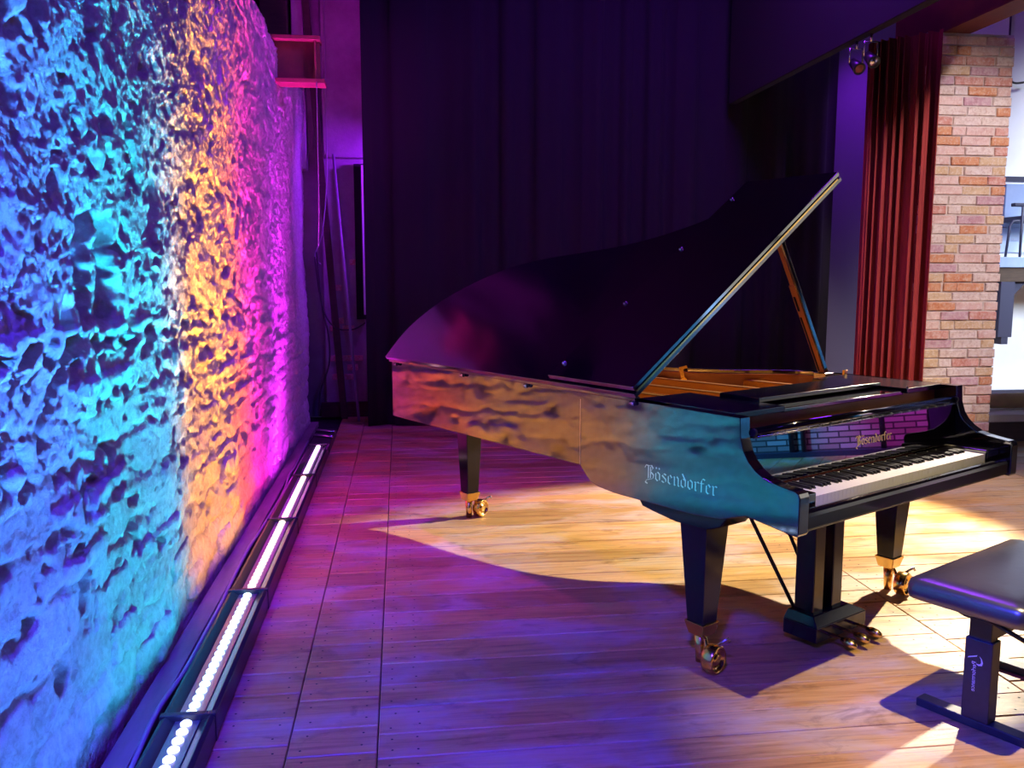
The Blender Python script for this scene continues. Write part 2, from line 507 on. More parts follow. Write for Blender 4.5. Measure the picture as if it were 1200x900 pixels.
# ------------------------------------------------------------------ numpy noise for the old wall
def vnoise(x, y, seed):
    xi, yi = np.floor(x).astype(np.int64), np.floor(y).astype(np.int64)
    fx, fy = x - xi, y - yi
    ux, uy = fx * fx * fx * (fx * (fx * 6 - 15) + 10), fy * fy * fy * (fy * (fy * 6 - 15) + 10)
    def g(i, j, dx, dy):
        n = (i * 374761393 + j * 668265263 + seed * 974711) & 0xFFFFFFFF
        n = ((n ^ (n >> 13)) * 1274126177) & 0xFFFFFFFF
        n = (n ^ (n >> 16)) & 0xFFFF
        a = n * (2 * np.pi / 65536.0)
        return np.cos(a) * dx + np.sin(a) * dy
    a = g(xi, yi, fx, fy); b = g(xi + 1, yi, fx - 1, fy)
    c = g(xi, yi + 1, fx, fy - 1); d = g(xi + 1, yi + 1, fx - 1, fy - 1)
    return 1.5 * ((a * (1 - ux) + b * ux) * (1 - uy) + (c * (1 - ux) + d * ux) * uy)
def fbm(x, y, f, octv, seed, gain=0.5):
    s, a, n = np.zeros_like(x), 1.0, 0.0
    for i in range(octv):
        s += a * vnoise(x * f + 7.3 * i, y * f + 3.1 * i, seed + i)
        n += a
        a *= gain
        f *= 2.03
    return s / n
def sstep(a, b, x):
    t = np.clip((x - a) / (b - a), 0, 1)
    return t * t * (3 - 2 * t)

rw = random.Random(11)
PITS = []
for i in range(210):
    y, z = rw.uniform(1.9, 7.5), rw.uniform(0.25, 3.3)
    up = z > 1.1
    a = rw.uniform(0.018, 0.062) * (1.0 if up else 0.8)
    el = rw.uniform(1.0, 2.6)
    PITS.append((y, z, a, a * el if rw.random() < 0.5 else a / el, rw.uniform(-0.5, 0.5), rw.uniform(0.025, 0.06)))
for k in range(26):      # joint holes in rows under the two slots
    PITS.append((2.0 + 0.135 * k + rw.uniform(-.04, .04), 1.30 + rw.uniform(-.035, .02), rw.uniform(0.03, 0.06), rw.uniform(0.015, 0.04), 0, 0.05))
def wall_height(Y, Z):
    wy = Y + 0.06 * fbm(Y, Z, 5, 3, 60)
    wz = Z + 0.06 * fbm(Y, Z, 5, 3, 61)
    rough = 0.45 + 0.55 * sstep(0.35, 1.3, Z + 0.35 * fbm(Y, Z, 1.3, 3, 5))
    h = 0.045 * fbm(Y, Z, 0.7, 3, 1) + 0.018 * fbm(wy, wz, 2.3, 3, 2)
    h += rough * (0.010 * fbm(wy, wz, 7.0, 3, 3) + 0.0085 * fbm(wy, wz, 17.0, 3, 4, 0.6) + 0.0095 * fbm(wy, wz, 40.0, 3, 14, 0.6))
    t = fbm(wy, wz, 11, 4, 9)
    h -= 0.024 * rough * sstep(0.22, 0.34, t)
    # courses of the stonework telegraph through the lower plaster
    cz = (wz / 0.17) % 1.0
    line = np.exp(-((cz - 0.5) / 0.09) ** 2)
    h -= 0.018 * line * sstep(1.7, 0.9, Z) * (0.35 + 0.65 * sstep(-0.2, 0.25, fbm(Y, Z, 1.8, 3, 12)))
    for (py, pz, a, b, rot, dep) in PITS:
        m = (np.abs(Y - py) < 0.28) & (np.abs(Z - pz) < 0.28)
        if not m.any():
            continue
        dy, dz = wy[m] - py, wz[m] - pz
        c, s = math.cos(rot), math.sin(rot)
        u, v = (dy * c + dz * s) / a, (-dy * s + dz * c) / b
        h[m] -= dep * sstep(1.25, 0.75, np.sqrt(u * u + v * v))
    for sy in (2.86, 3.06):   # the two upright slots
        m = (np.abs(Y - sy) < 0.2) & (np.abs(Z - 1.50) < 0.4)
        u = np.abs(wy[m] - sy) / 0.055
        v = np.abs(wz[m] - 1.53) / 0.17
        h[m] -= 0.075 * sstep(1.2, 0.8, u) * sstep(1.15, 0.85, v)
    h += 0.03 * sstep(0.30, 0.0, Z)
    return h

def grid_mesh(name, X, Y, Z, m):
    nr, nc = X.shape
    me = bpy.data.meshes.new(name)
    co = np.stack([X, Y, Z], -1).reshape(-1, 3)
    idx = np.arange(nr * nc).reshape(nr, nc)
    q = np.stack([idx[:-1, :-1], idx[:-1, 1:], idx[1:, 1:], idx[1:, :-1]], -1).reshape(-1, 4)
    me.vertices.add(len(co))
    me.vertices.foreach_set('co', co.astype(np.float32).ravel())
    me.loops.add(q.size)
    me.loops.foreach_set('vertex_index', q.astype(np.int32).ravel())
    me.polygons.add(len(q))
    me.polygons.foreach_set('loop_start', np.arange(0, q.size, 4, dtype=np.int32))
    me.polygons.foreach_set('use_smooth', np.ones(len(q), dtype=bool))
    me.materials.append(m)
    me.update()
    me.validate()
    return me

WX = -0.97
def wall_left():
    s = np.linspace(0, 1, 640)
    ys = 1.0 + 8.55 * (0.55 * s + 0.45 * s ** 2)
    zs = np.linspace(-0.02, 3.38, 430)
    Y, Z = np.meshgrid(ys, zs)
    X = WX + wall_height(Y, Z)
    # ragged far end and top ledge
    endy = 9.42 + 0.06 * fbm(Z, Z * 0, 2.0, 3, 33) + 0.05 * Z - 0.30 * np.exp(-Z / 0.5)
    Y = np.minimum(Y, endy)
    X = X - 0.03 * sstep(-0.10, 0.0, Y - endy)
    # return faces
    Xr = np.concatenate([X, np.full((len(zs), 1), -1.45)], 1)
    Yr = np.concatenate([Y, Y[:, -1:]], 1)
    Zr = np.concatenate([Z, Z[:, -1:]], 1)
    Xr = np.concatenate([Xr, np.full((1, Xr.shape[1]), -1.45)], 0)
    Yr = np.concatenate([Yr, Yr[-1:]], 0)
    Zr = np.concatenate([Zr, Zr[-1:]], 0)
    o = link_mesh('wall_left', grid_mesh('wall_left', Xr, Yr, Zr, M['wall']))
    struct(o, 'rough old plastered stone wall lit by coloured floor bars at left', 'wall')
    # stones that show through the plaster
    rs = random.Random(5)
    course = 0.17
    n = 0
    for k in range(8):
        y = 1.9 + rs.uniform(0, 0.4)
        while y < 8.2 and n < 170:
            L = rs.uniform(0.26, 0.48) * (1.0 if y < 5 else 1.25)
            z0 = k * course + 0.03
            if rs.random() < 0.55:
                ny, nz = 26, 12
                u, v = np.meshgrid(np.linspace(0, 1, ny), np.linspace(0, 1, nz))
                jit = 0.02 * fbm(u * 3, v * 3, 1.5, 2, 100 + n)
                Y2 = y + L * u + jit
                Z2 = z0 + 0.005 + (course - 0.022) * v + jit + 0.01 * (rs.random() - 0.5)
                e = np.minimum(np.minimum(u, 1 - u) * L, np.minimum(v, 1 - v) * course)
                e = sstep(0.0, 0.022, e + 0.012 * fbm(Y2, Z2, 22, 3, 300 + n))
                tilt = rs.uniform(-0.010, 0.010) * (u - 0.5) + rs.uniform(-0.012, 0.012) * (v - 0.5)
                H = wall_height(Y2, Z2) - 0.03 + e * (0.03 + rs.uniform(0.004, 0.019)) + e * tilt
                sm = link_mesh('stone', grid_mesh('stone', WX + H, Y2, Z2, M['wall']), o)
                n += 1
            y += L + 0.02
    # set-back upper wall above the ledge
    mb = MB().box((-1.75, -3.0, 0.0), (-1.45, 9.62, 5.2))
    mb.build('wall_core', M['timber_dark'], o)
    MB().box((-1.45, -3.0, -0.02), (WX, 1.0, 3.38)).build('wall_near_part', M['wall'], o)
    return o
wall_left()

# ------------------------------------------------------------------ floor
def floor():
    root = MB().box((-1.45, -3.0, -0.30), (9.6, 9.6, -0.028)).build('floor', M['void'])
    struct(root, 'worn wooden stage floor of wide nailed boards', 'floor')
    rp = random.Random(3)
    seams = [-0.625, -0.378, -0.093, 2.235, 4.65, 8.9]
    nails = MB()
    starts = [0.6, 0.6, 0.6, 0.6, 1.5]
    fixed0 = [2.72, 2.868, 3.139, 3.312, 3.582, 3.76, 3.941, 4.141]
    for c in range(5):
        x0, x1 = seams[c] + 0.002, seams[c + 1] - 0.002
        y = starts[c] + rp.uniform(0, 0.1)
        while y < 9.55:
            wdt = rp.choice([0.15, 0.17, 0.18, 0.20]) if c != 4 else 0.24
            y1 = min(y + wdt, 9.58)
            g = 0.0022
            dz = rp.uniform(-0.0015, 0.0015)
            b = 0.003
            a0, a1, b0, b1 = x0, x1, y + g, y1 - g
            zt = dz
            vs = [(a0, b0, -0.026), (a1, b0, -0.026), (a1, b1, -0.026), (a0, b1, -0.026),
                  (a0, b0, zt - b), (a1, b0, zt - b), (a1, b1, zt - b), (a0, b1, zt - b),
                  (a0 + b, b0 + b, zt), (a1 - b, b0 + b, zt), (a1 - b, b1 - b, zt), (a0 + b, b1 - b, zt)]
            fs = [(0, 1, 5, 4), (1, 2, 6, 5), (2, 3, 7, 6), (3, 0, 4, 7), (4, 5, 9, 8), (5, 6, 10, 9), (6, 7, 11, 10), (7, 4, 8, 11), (8, 9, 10, 11)]
            me = bpy.data.meshes.new('floor_board')
            me.from_pydata(vs, [], fs)
            me.materials.append(M['plank'])
            link_mesh('floor_board', me, root)
            xs = [x0 + 0.045, x1 - 0.045]
            if c >= 2:
                xs += [x0 + 0.13, x1 - 0.13]
            for xx in xs:
                for fy in (0.25, 0.75):
                    if y < 7.0 and xx < 4:
                        q = (xx + rp.uniform(-0.01, 0.01), y + (y1 - y) * fy + rp.uniform(-0.01, 0.01), zt + 0.0006)
                        nails.add([(q[0] + 0.0045 * math.cos(t * 1.0472), q[1] + 0.0045 * math.sin(t * 1.0472), q[2]) for t in range(6)], [(0, 1, 2, 3, 4, 5)])
            y = y1
    tag(nails.build('nail_heads', M['rubber'], root), kind='stuff')
    return root
floor()
t1 = MB().box((-0.925, 0.3, -0.028), (-0.845, 9.0, 0.020)).build('trim_1', M['batten'], None, bevel=0.004)
struct(t1, 'flat worn painted timber batten along the foot of the rough left wall', 'trim')

# ------------------------------------------------------------------ back of the stage
def back_wall():
    o = MB().box((-1.75, 9.6, -0.02), (5.6, 9.9, 5.2)).build('wall_back', M['back_wall'])
    struct(o, 'violet lit old plaster wall behind the curtain at the back of the stage', 'wall')
    MB().box((4.3, 9.57, -0.02), (5.6, 9.6, 5.2)).build('wall_dark_part', M['wall_shade'], o)  # strip of the same wall, coloured darker in place of shade
    # plaster pier with exposed brick patches
    MB().box((-0.80, 9.44, 0.0), (-0.36, 9.6, 2.72)).build('wall_pier', M['back_wall'], o, bevel=0.015)
    MB().box((-0.76, 9.36, 2.72), (-0.30, 9.6, 5.2)).build('wall_pier', M['back_wall'], o, bevel=0.015)
    MB().box((-1.05, 9.40, 2.6), (-0.93, 9.6, 5.2)).build('wall_rib', M['back_wall'], o, bevel=0.012)
    MB().box((-0.455, 9.37, 1.05), (-0.355, 9.45, 2.66)).build('dark_opening', M['void'], o, bevel=0.004)  # black block standing in for the dark opening in the pier
    MB().box((-0.85, 9.40, 0.0), (-0.34, 9.45, 0.16)).build('skirting', M['timber_dark'], o)
    rb = random.Random(8)
    for (x, z) in ((-0.73, 0.40), (-0.60, 0.40), (-0.75, 0.60), (-0.62, 0.60), (-0.50, 0.60), (-0.74, 0.92), (-0.61, 0.92), (-0.70, 1.0), (-0.57, 0.50), (-0.72, 1.35), (-0.52, 1.62)):
        MB().box((x, 9.425, z), (x + rb.uniform(0.10, 0.125), 9.46, z + 0.062)).build('brick', BRICKS[4], o, bevel=0.006)
    return o
back_wall()
struct(MB().box((-1.75, -3.0, 5.2), (9.6, 9.9, 5.4)).build('ceiling', M['ceiling']), 'dark ceiling above the stage', 'ceiling')

def ibeam():
    root = empty('steel_beam', (-1.45, 7.6, 3.09))
    tag(root, 'short rusty red steel beam end sticking out of the left wall near its top', 'beam')
    L = 0.84
    MB().box((0, 0, 0), (L + 0.02, 0.20, 0.035)).build('bottom_flange', M['red_steel'], root, bevel=0.003)
    MB().box((0, 0, 0.345), (L - 0.01, 0.20, 0.378)).build('top_flange', M['red_steel'], root, bevel=0.003)
    MB().box((0, 0.09, 0.035), (L - 0.02, 0.115, 0.345)).build('web', M['red_steel'], root)
    MB().box((L - 0.06, 0.02, 0.035), (L - 0.045, 0.09, 0.345)).build('stiffener_plate', M['red_steel'], root)
ibeam()
def post_thing(name, label, cat, p0, p1, half, m):
    mb = MB()
    d = (Vector(p1) - Vector(p0))
    mb.frustum(p0, half, p1, half)
    return tag(mb.build(name, m, None, bevel=0.004), label, cat)
post_thing('timber_post', 'dark brown upright timber above the wall ledge left of the steel beam', 'post', (-1.20, 9.30, 3.39), (-1.20, 9.30, 5.2), (0.13, 0.06), M['timber_dark'])
post_thing('leaning_plank', 'dark narrow plank leaning upright in the violet corner beside the pier', 'plank', (-0.60, 9.28, 0.0), (-0.92, 9.33, 4.6), (0.035, 0.015), M['timber_dark'])
tag(MB().cyl((-0.44, 9.10, 0.0), (-0.655, 9.33, 2.75), 0.014, n=8).build('metal_pole', M['pale_cable']), 'thin grey pole leaning beside the black curtain edge', 'pole')
tag(MB().box((-0.375, 9.30, 1.10), (-0.345, 9.350, 2.64)).build('pale_board', M['hall_wall'], None, bevel=0.003), 'narrow pale upright strip beside the black curtain', 'board')
def wire(name, label, pts, r, m):
    return tag(MB().tube(catmull(pts, 10), r, 6).build(name, m), label, 'cable')
wire('hanging_cable', 'thin pale cable hanging straight down below the steel beam tip', [(-0.65, 7.55, 3.09), (-0.655, 7.56, 2.6), (-0.66, 7.57, 2.1), (-0.675, 7.6, 1.75)], 0.004, M['pale_cable'])
wire('hanging_cable', 'pale cable hanging in a long curve in the violet corner', [(-0.70, 9.25, 4.5), (-0.71, 9.25, 3.2), (-0.72, 9.25, 2.5), (-0.78, 9.25, 1.95), (-0.86, 9.25, 1.72), (-0.80, 9.25, 1.62)], 0.006, M['pale_cable'])
wire('hanging_cable', 'dark cable drooping low across the violet corner to the curtain', [(-0.86, 9.22, 1.7), (-0.80, 9.22, 1.2), (-0.68, 9.22, 0.98), (-0.50, 9.22, 0.95), (-0.36, 9.22, 1.02)], 0.008, M['cable'])
wire('hanging_cable', 'dark cable hanging down to the floor close to the left wall end', [(-0.84, 9.2, 1.75), (-0.80, 9.2, 1.2), (-0.74, 9.2, 0.9), (-0.74, 9.2, 0.6), (-0.84, 9.2, 0.3), (-0.86, 9.2, 0.05)], 0.009, M['cable'])

def curtain(name, label, path, z0, z1, amp, m, seed, waves, thick=0.006, n=360, group=None):
    rc = random.Random(seed)
    (x0, y0), (x1, y1) = path
    L = math.hypot(x1 - x0, y1 - y0)
    nx, ny = -(y1 - y0) / L, (x1 - x0) / L
    ph = [rc.uniform(0, 6.28) for _ in range(6)]
    u = np.linspace(0, 1, n)
    wph = u * waves * 2 * np.pi + 1.6 * np.sin(u * 9.1 + ph[0]) + 1.1 * np.sin(u * 21 + ph[1])
    prof = np.sin(wph + ph[2]) + 0.35 * np.sin(2.3 * wph + ph[3])
    prof = np.sign(prof) * np.abs(prof) ** 0.75
    zs = np.array([z0, z0 + (z1 - z0) * 0.3, z0 + (z1 - z0) * 0.6, z1])
    X, Y, Z = [], [], []
    for i, z in enumerate(zs):
        k = amp * (1.0 - 0.18 * i / 3) * (1 + 0.06 * np.sin(u * 40 + i))
        X.append(x0 + (x1 - x0) * u + nx * prof * k)
        Y.append(y0 + (y1 - y0) * u + ny * prof * k)
        Z.append(np.full(n, z))
    o = link_mesh(name, grid_mesh(name, np.array(X), np.array(Y), np.array(Z), m))
    md = o.modifiers.new('thickness', 'SOLIDIFY')
    md.thickness = thick
    return tag(o, label, 'curtain', group)
curtain('stage_curtain', 'wide black stage backdrop curtain with deep folds behind the piano', ((-0.33, 8.75), (4.52, 8.75)), 0.012, 5.15, 0.04, M['black_cloth'], 4, 12, n=900)
curtain('velvet_curtain', 'gathered dark red velvet curtain beside the brick pillar', ((3.57, 6.52), (3.93, 6.10)), 0.012, 3.27, 0.045, M['red_cloth'], 9, 8, n=300)
bd = MB().box((3.28, 1.5, 3.20), (3.36, 8.6, 4.4))
tag(bd.build('border_curtain', M['black_cloth'], None, bevel=0.01), 'black border cloth hanging across the top right over the red curtain', 'curtain')

def small_spot(loc, label, lens):
    root = empty('stage_lamp', loc)
    tag(root, label, 'lamp', None)
    MB().lathe([(0.0, 0.0), (0.03, 0.0), (0.035, 0.05), (0.045, 0.13), (0.04, 0.13), (0.0, 0.115)], (0, 0.05, -0.06), (0, -0.8, -0.55), 16).build('lamp_housing', M['housing'], root)
    MB().lathe([(0.0, 0.0), (0.036, 0.0), (0.030, 0.012), (0.0, 0.018)], (0, -0.045, -0.125), (0, -0.8, -0.55), 16).build('lens', lens, root)
    MB().tube([(-0.05, 0, -0.08), (-0.05, 0, 0.02), (0.05, 0, 0.02), (0.05, 0, -0.08)], 0.006, 6).build('yoke', M['steel'], root)
    MB().cyl((0, 0, 0.02), (0, 0, 0.08), 0.010, n=8).build('clamp', M['steel'], root)
small_spot((3.33, 6.02, 3.125), 'small stage lamp with bright lens under the border cloth, nearer the pillar', M['steel'])
small_spot((3.33, 6.22, 3.125), 'small stage lamp with a reddish lens under the border cloth, left of the bright one', M['red_steel'])

# ------------------------------------------------------------------ brick pillar and header beam
def pillar():
    x0, x1, y0, y1, H = 3.87, 4.575, 6.20, 6.90, 3.30
    root = MB().box((x0 + 0.012, y0 + 0.012, 0), (x1 - 0.012, y1, H - 0.02)).build('brick_pillar', M['mortar'])
    tag(root, 'square pillar of old pale and orange bricks beside the red curtain', 'pillar')
    rb = random.Random(21)
    course = 0.0725
    rows = int(H / course)
    lib = {}
    def brick_mesh(L, mi, var):
        key = (round(L, 3), mi, var)
        if key not in lib:
            rr = random.Random(hash((round(L * 1000), var)) & 0xffff)
            hx, d, h = L / 2, 0.05, (course - 0.011) / 2
            bm = bmesh.new()
            ring = []
            for (sx, sz) in ((-1, -1), (1, -1), (1, 1), (-1, 1)):
                ring.append((sx, sz))
            back = [bm.verts.new((sx * hx, d, sz * h)) for sx, sz in ring]
            mid = [bm.verts.new((sx * hx + rr.uniform(-.002, .002), 0.007, sz * h + rr.uniform(-.002, .002))) for sx, sz in ring]
            fr = [bm.verts.new((sx * (hx - 0.006) + rr.uniform(-.003, .003), rr.uniform(-0.003, 0.003), sz * (h - 0.005) + rr.uniform(-.002, .002))) for sx, sz in ring]
            for A, B in ((back, mid), (mid, fr)):
                for i in range(4):
                    j = (i + 1) % 4
                    bm.faces.new((A[i], A[j], B[j], B[i]))
            bm.faces.new(fr)
            bm.faces.new(back[::-1])
            bmesh.ops.recalc_face_normals(bm, faces=bm.faces)
            me = bpy.data.meshes.new('brick')
            bm.to_mesh(me)
            bm.free()
            me.materials.append(BRICKS[mi])
            lib[key] = me
        return lib[key]
    for r in range(rows):
        z = (r + 0.5) * course + 0.004
        lens = [0.225, 0.225, 0.225] if r % 2 == 0 else [0.105, 0.225, 0.225, 0.11]
        if r % 4 == 3:
            lens = [0.225, 0.105, 0.225, 0.11]
        if r % 4 == 2:
            lens = [0.07, 0.225, 0.225, 0.145]
        tot = sum(lens) + 0.010 * (len(lens) - 1)
        x = x0 + (x1 - x0 - tot) / 2
        low = r / rows
        for L in lens:
            wts = [3.2 * (1 - low) + 0.6, 2.6, 3.0, 2.4 * (1 - low) + 0.8, 1.2, 0.5 + 1.2 * low]
            mi = rb.choices(range(6), wts)[0]
            o = link_mesh('brick', brick_mesh(L, mi, rb.randrange(4)), root, (x + L / 2 + rb.uniform(-.006, .006), y0 + rb.uniform(-0.006, 0.004), z))
            x += L + 0.010
        # right flank of the pillar
        y = y0 + (0.0 if r % 2 else 0.06)
        while y < y1 - 0.12 and r % 1 == 0:
            y += 0.23
pillar()
def header_beam():
    root = empty('header_beam', (4.02, 0, 3.30))
    tag(root, 'dark red timber beam running from the pillar top towards the viewer', 'beam')
    MB().box((0, 0.5, 0.0), (0.16, 6.9, 0.32)).build('beam_timber', M['red_timber'], root, bevel=0.008)
    MB().box((-0.03, 0.5, -0.02), (0.19, 6.9, 0.0)).build('lower_plate', M['red_timber'], root)
header_beam()

# ------------------------------------------------------------------ the hall behind the pillar
def hall():
    wl = MB().box((5.6, 9.6, -0.3), (12.0, 9.8, 5.2)).build('wall_rear', M['hall_wall'])
    struct(wl, 'pale blue white hall wall seen past the right of the brick pillar', 'wall')
    MB().box((5.6, 9.56, -0.02), (9.6, 9.6, 0.14)).build('skirting', M['hall_dark'], wl)
    z = 1.78
    for h in (0.14, 0.15, 0.16, 0.16, 0.17, 0.10):
        MB().box((6.0, 9.57, z + 0.003), (10.5, 9.6, z + h - 0.003)).build('wall_board', M['hall_board'] if z < 2.4 else M['hall_wall'], wl)
        z += h
    MB().box((6.0, 9.56, 2.60), (10.5, 9.6, 2.66)).build('rail', M['hall_dark'], wl)
    wr = MB().box((9.0, -6.0, -0.3), (9.3, 3.6, 5.2)).build('wall_right', M['hall_brick'])
    MB().box((9.05, 3.6, -0.3), (9.3, 9.6, 5.2)).build('wall_plain_part', M['hall_dark'], wr)
    for y in (2.10, 2.24, 3.12):
        MB().cyl((8.95, y, 0.0), (8.95, y, 1.2), 0.03, n=8).build('pipe', M['hall_dark'], wr)
    MB().box((8.9, -6.0, 0.0), (9.0, 3.6, 0.06)).build('skirting', M['hall_dark'], wr)
    struct(wr, 'brick side wall of the hall, seen only mirrored in the piano', 'wall')
    glow = empty('glow_panel', (8.98, 2.75, 0.80))  # unseen glowing panel, added to mirror bright in the lid edge
    tag(glow, 'added glowing panel out of view, mirrored in the lid edge', 'light panel', None, 'structure')
    MB().box((-0.02, -0.9, 0.0), (0.0, 0.9, 2.3)).build('glow_sheet', mat('lit_glow_panel', (0.8, 0.8, 0.8), 0.4, emit=(1.0, 0.93, 0.80), estr=1.2), glow)
    fm = MB()
    for y in (-0.93, -0.02, 0.89):
        fm.box((-0.07, y, -0.05), (0.0, y + 0.05, 2.35))
    for zz in (-0.05, 1.15, 2.30):
        fm.box((-0.06, -0.93, zz), (0.0, 0.94, zz + 0.05))
    fm.build('glow_panel_frame', M['hall_dark'], glow)
    # balcony
    b = empty('balcony', (6.62, 9.0, 1.44))
    tag(b, 'blue grey edged balcony with a dark beam behind the brick pillar', 'balcony')
    MB().box((0, 0, 0.16), (2.2, 0.56, 0.275)).build('slab', M['slab'], b, bevel=0.005)
    MB().box((0, 0.02, 0.0), (2.2, 0.20, 0.16)).build('beam', M['timber_dark'], b, bevel=0.005)
    MB().box((0.055, 0.02, -0.62), (0.225, 0.24, 0.0)).build('bracket_post', M['hall_dark'], b, bevel=0.004)
    MB().prism([(0.225, 0.0), (0.39, 0.0), (0.225, -0.17)], 1, 0.06, 0.16).build('brace', M['hall_dark'], b)
    MB().box((0.10, 0.02, -0.70), (0.18, 0.24, -0.62)).build('bracket_foot', M['hall_dark'], b)
    c = empty('armchair', (6.98, 9.30, 1.716))
    tag(c, 'dark tube frame armchair standing on the balcony behind the pillar', 'chair')
    MB().tube([(-0.22, -0.2, 0.0), (-0.19, -0.2, 0.34), (-0.15, -0.2, 0.40), (0.25, -0.2, 0.42)], 0.014, 8).build('leg', M['hall_dark'], c)
    MB().tube([(-0.06, -0.22, 0.0), (-0.06, -0.22, 0.56)], 0.014, 8).build('leg', M['hall_dark'], c)
    MB().tube([(-0.20, 0.18, 0.0), (-0.20, 0.18, 0.56)], 0.014, 8).build('leg', M['hall_dark'], c)
    MB().tube([(0.32, -0.2, 0.0), (0.32, -0.2, 0.42)], 0.014, 8).build('leg', M['hall_dark'], c)
    MB().box((-0.06, -0.20, 0.40), (0.36, 0.22, 0.46)).build('seat', M['hall_dark'], c, bevel=0.01)
    MB().box((-0.16, -0.22, 0.56), (0.06, -0.15, 0.60)).build('armrest', M['hall_dark'], c, bevel=0.01)
    MB().box((0.0, 0.16, 0.44), (0.36, 0.20, 0.85)).build('backrest', M['slab'], c, bevel=0.01)
    # low box with white top
    t = empty('low_cabinet', (5.27, 7.2, 0.0))
    tag(t, 'low dark panelled box with a white top at right behind the piano', 'cabinet')
    for i in range(4):
        MB().box((0.02 + 0.45 * i, 0.0, 0.0), (0.45 + 0.45 * i, 0.03, 0.185)).build('front_panel', M['box_wood'], t, bevel=0.004)
    MB().box((0.0, 0.03, 0.0), (1.85, 0.55, 0.185)).build('carcass', M['box_wood'], t)
    MB().box((-0.03, -0.03, 0.185), (1.9, 0.58, 0.255)).build('top', M['white_top'], t, bevel=0.012)
    rl = MB().lathe([(0.0, 0.0), (0.03, 0.0), (0.055, 0.05), (0.07, 0.2), (0.075, 0.6), (0.07, 1.2), (0.0, 1.2)], (5.32, 7.48, 0.334), (1, 0.02, -0.0), 14)
    tag(rl.build('cloth_roll', M['beige_roll']), 'beige rolled cloth lying on the white topped low box', 'cloth')
    wire('wall_cable', 'dark looped cable hanging on the hall wall beside the pillar top', [(6.92, 9.5, 4.6), (6.93, 9.5, 3.9), (6.95, 9.5, 3.78), (7.02, 9.5, 3.70), (7.2, 9.5, 3.72)], 0.012, M['cable'])
hall()

# ------------------------------------------------------------------ LED bars
def led_bars():
    N = 22
    disc = MB().lathe([(0.0, 0.006), (0.012, 0.005), (0.018, 0.0), (0.018, -0.006)], (0, 0, 0), (0, 0, 1), 14)
    for i, (a, b, c, nm) in enumerate(BARS):
        L = b - a
        root = empty('led_bar', (BX, a, 0.0))
        tag(root, {'blue': 'blue LED light bar on the floor nearest the viewer by the left wall',
                   'azure': 'bright blue LED light bar on the floor, first one fully in view',
                   'cyan': 'cyan LED light bar on the floor before the amber one',
                   'amber': 'amber LED light bar on the floor just beyond the cyan one',
                   'orange red': 'orange red LED light bar on the floor beyond the amber one',
                   'violet': 'violet LED light bar on the floor at the far wall end'}[nm], 'light bar', 'LED bars along the left wall')
        prof = [(-0.085, 0.0), (0.085, 0.0), (0.085, 0.085), (0.070, 0.092), (0.040, 0.072), (-0.040, 0.072), (-0.070, 0.092), (-0.085, 0.085)]
        MB().prism([(p[0], p[1]) for p in prof], 1, 0.008, L - 0.008).build('housing', M['housing'], root, bevel=0.003)
        MB().box((-0.039, 0.012, 0.072), (0.039, L - 0.012, 0.0755)).build('reflector', M['channel'], root)
        for yy in (0.0, L - 0.012):
            MB().box((-0.088, yy, 0.0), (0.088, yy + 0.012, 0.096)).build('end_plate', M['housing'], root, bevel=0.002)
        lit = tuple(0.5 * v + 0.5 for v in c)
        lm = mat('lit_lens_' + nm.replace(' ', '_'), (0.8, 0.8, 0.8), 0.3, emit=lit, estr=3.2)
        me = disc.mesh('led_lens', lm)
        for k in range(N):
            link_mesh('led_lens', me, root, (0.0, 0.035 + (L - 0.07) * k / (N - 1), 0.082))
    e = empty('end_bracket', (BX, 7.46, 0.0))
    tag(e, 'dark empty bar holder with shiny clips at the far end of the light bars', 'bracket')
    MB().prism([(-0.085, 0.0), (0.085, 0.0), (0.085, 0.07), (-0.085, 0.07)], 1, 0.0, 0.82).build('housing', M['housing'], e, bevel=0.003)
    for yy in (0.42, 0.68):
        MB().cyl((-0.09, yy, 0.085), (0.09, yy - 0.12, 0.085), 0.014, n=10).build('clip', M['steel'], e)
led_bars()
rcab = random.Random(2)
pts = [(-0.835 + rcab.uniform(-0.012, 0.012), 0.4 + 0.36 * k, 0.012 + (0.02 if k % 5 == 2 else 0.0)) for k in range(22)]
wire('power_cable', 'grey power cable trailing between the batten and the light bars', pts, 0.010, M['pale_cable'])

